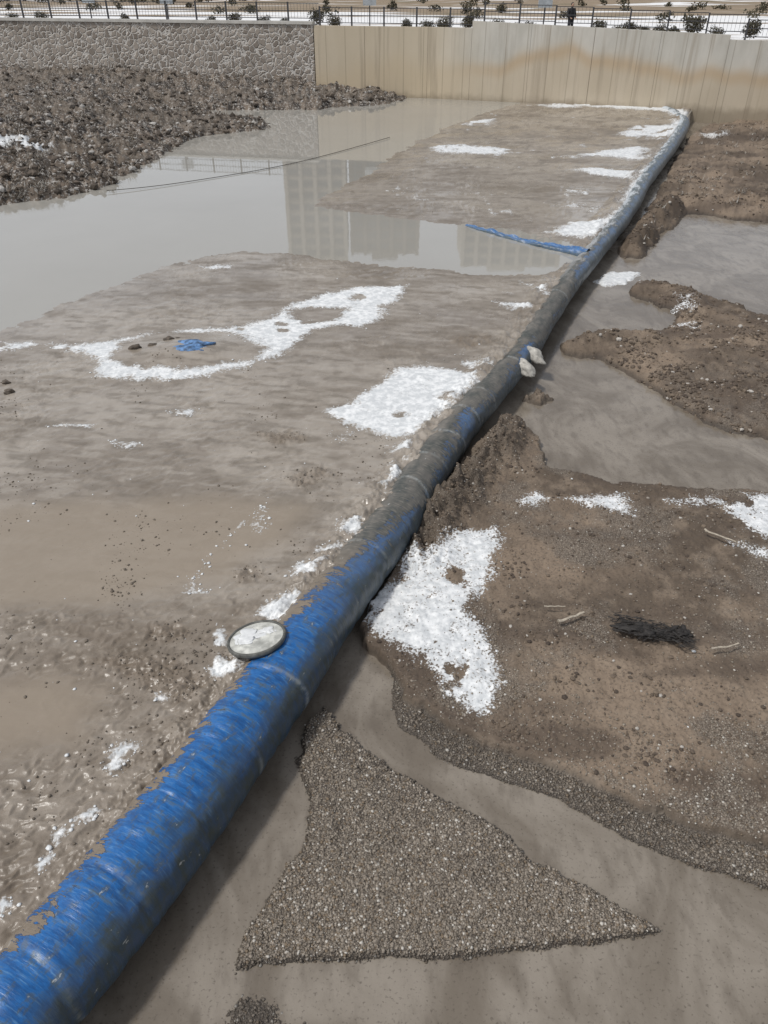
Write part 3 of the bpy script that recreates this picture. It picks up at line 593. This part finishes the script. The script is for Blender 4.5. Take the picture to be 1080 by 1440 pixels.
# ---------------------------------------------------------------- person
per=empty('person')
def skin(name,vs,es,rs,mat,parent,sub=2):
    me=bpy.data.meshes.new(name); me.from_pydata(vs,es,[]); o=bpy.data.objects.new(name,me); scene.collection.objects.link(o)
    o.modifiers.new('s','SKIN')
    sv_=me.skin_vertices[0].data
    for i,r in enumerate(rs):
        sv_[i].radius=(r,r) if not isinstance(r,tuple) else r; sv_[i].use_root=(i==0)
    o.modifiers.new('ss','SUBSURF').render_levels=sub; o.modifiers['s'].use_smooth_shade=True
    me.materials.append(mat); o.parent=parent; return o
n=N('dark_clothes_material'); gz=n.sep(n.add('ShaderNodeTexCoord').outputs['Object'])
mCl=n.fin(n.mix(n.mr(gz[2],.88,.90),(.03,.032,.04),(.012,.012,.014)),.8)
skin('body',[(0,0,.95),(0,0,1.15),(0,.01,1.36),(0,.0,1.46),(0,-.01,1.53),
 (.17,0,1.42),(.23,-.01,1.16),(.17,-.17,1.02),(-.17,0,1.42),(-.23,-.01,1.16),(-.17,-.17,1.02),
 (.09,0,.88),(.10,-.02,.48),(.10,.02,.09),(.11,-.13,.04),(-.09,0,.88),(-.11,-.01,.48),(-.12,.02,.09),(-.14,-.13,.04)],
 [(0,1),(1,2),(2,3),(3,4),(2,5),(5,6),(6,7),(2,8),(8,9),(9,10),(0,11),(11,12),(12,13),(13,14),(0,15),(15,16),(16,17),(17,18)],
 [(.19,.14),(.18,.14),(.19,.14),(.08,.07),.055,.085,.065,.045,.085,.065,.045,.10,.07,.048,.04,.10,.07,.048,.04],mCl,per)
mSk=simple('skin_material',(.42,.26,.18),.55,.1,20,.001); mHair=simple('hair_material',(.012,.010,.009),.6,.3,40)
blob('head',(0,-.015,1.62),(.075,.095,.115),mSk,per,.04,1); blob('hair',(0,.01,1.655),(.083,.098,.095),mHair,per,.08,2)
blob('nose',(0,-.11,1.615),(.012,.018,.022),mSk,per,.05,1,2)
for sx in (-1,1):
    blob('ear',(sx*.077,0,1.615),(.01,.018,.03),mSk,per,.05,1,2); blob('eye',(sx*.03,-.103,1.635),(.012,.006,.007),mHair,per,.05,1,2)
    vs=[(sx*.17,-.17,1.02),(sx*.15,-.24,1.01)]; es=[(0,1)]; rs=[.028,.036]
    for k_,(dx,L) in enumerate(((-.03,.065),(-.01,.078),(.01,.074),(.03,.058))):
        m=len(vs); bx_,by_,bz=sx*.15+dx,-.27,1.01; vs+=[(bx_,by_,bz),(bx_,by_-L*.5,bz-.008),(bx_,by_-L*.8,bz-.035)]; es+=[(1,m),(m,m+1),(m+1,m+2)]; rs+=[.010,.009,.008]
    m=len(vs); vs+=[(sx*.11,-.23,1.02),(sx*.09,-.265,1.02)]; es+=[(1,m),(m,m+1)]; rs+=[.012,.010]
    skin('hand',vs,es,rs,mSk,per,1)
blob('mouth',(0,-.105,1.575),(.022,.006,.005),simple('lip_material',(.3,.12,.1),.5),per,.05,1,2)
r=(805-540)/1100/1.19; X_=12.
for _ in range(5): X_=r*(float(wY(np.array(X_)))+.95)
per.location=(X_,float(wY(np.array(X_)))+.95,3.36); per.rotation_euler=(0,0,math.radians(20)); per.scale=(1.05,1.05,1.05)
boxes('stone_kerb',[(X_,float(wY(np.array(X_)))+1.0,3.24,5.0,.7,.24,math.atan(-.33))],simple('kerb_material',(.35,.33,.3),.8,.2,3))
# ---------------------------------------------------------------- light
w=bpy.data.worlds.new('World'); scene.world=w; w.use_nodes=True; nt=w.node_tree; bg=nt.nodes['Background']
sky=nt.nodes.new('ShaderNodeTexSky'); sky.sky_type='NISHITA'; sky.sun_disc=False
sdv=Vector((-.55,-.22,.95)).normalized(); el=math.asin(sdv.z); az=math.atan2(sdv.x,sdv.y)
sky.sun_elevation=el; sky.sun_rotation=az; sky.dust_density=4.0; sky.air_density=1.0; sky.altitude=1500
hs=nt.nodes.new('ShaderNodeHueSaturation'); hs.inputs['Saturation'].default_value=.28
nt.links.new(sky.outputs[0],hs.inputs['Color']); nt.links.new(hs.outputs[0],bg.inputs[0]); bg.inputs[1].default_value=.15
su=bpy.data.lights.new('sun','SUN'); su.energy=2.2; su.angle=math.radians(6); su.color=(1,.97,.92)
so=bpy.data.objects.new('sun',su); scene.collection.objects.link(so); so.rotation_euler=sdv.to_track_quat('Z','Y').to_euler(); so.location=(-20,10,30)
cam=bpy.data.cameras.new('camera'); co=bpy.data.objects.new('camera',cam); scene.collection.objects.link(co)
co.location=(0,0,H); co.rotation_euler=(math.pi/2-PITCH,0,0); cam.sensor_fit='VERTICAL'; cam.sensor_height=36; cam.lens=F/1440*36; cam.clip_end=6000; cam.clip_start=.1
scene.camera=co
scene.view_settings.view_transform='Standard'; scene.view_settings.look='None'; scene.view_settings.exposure=0
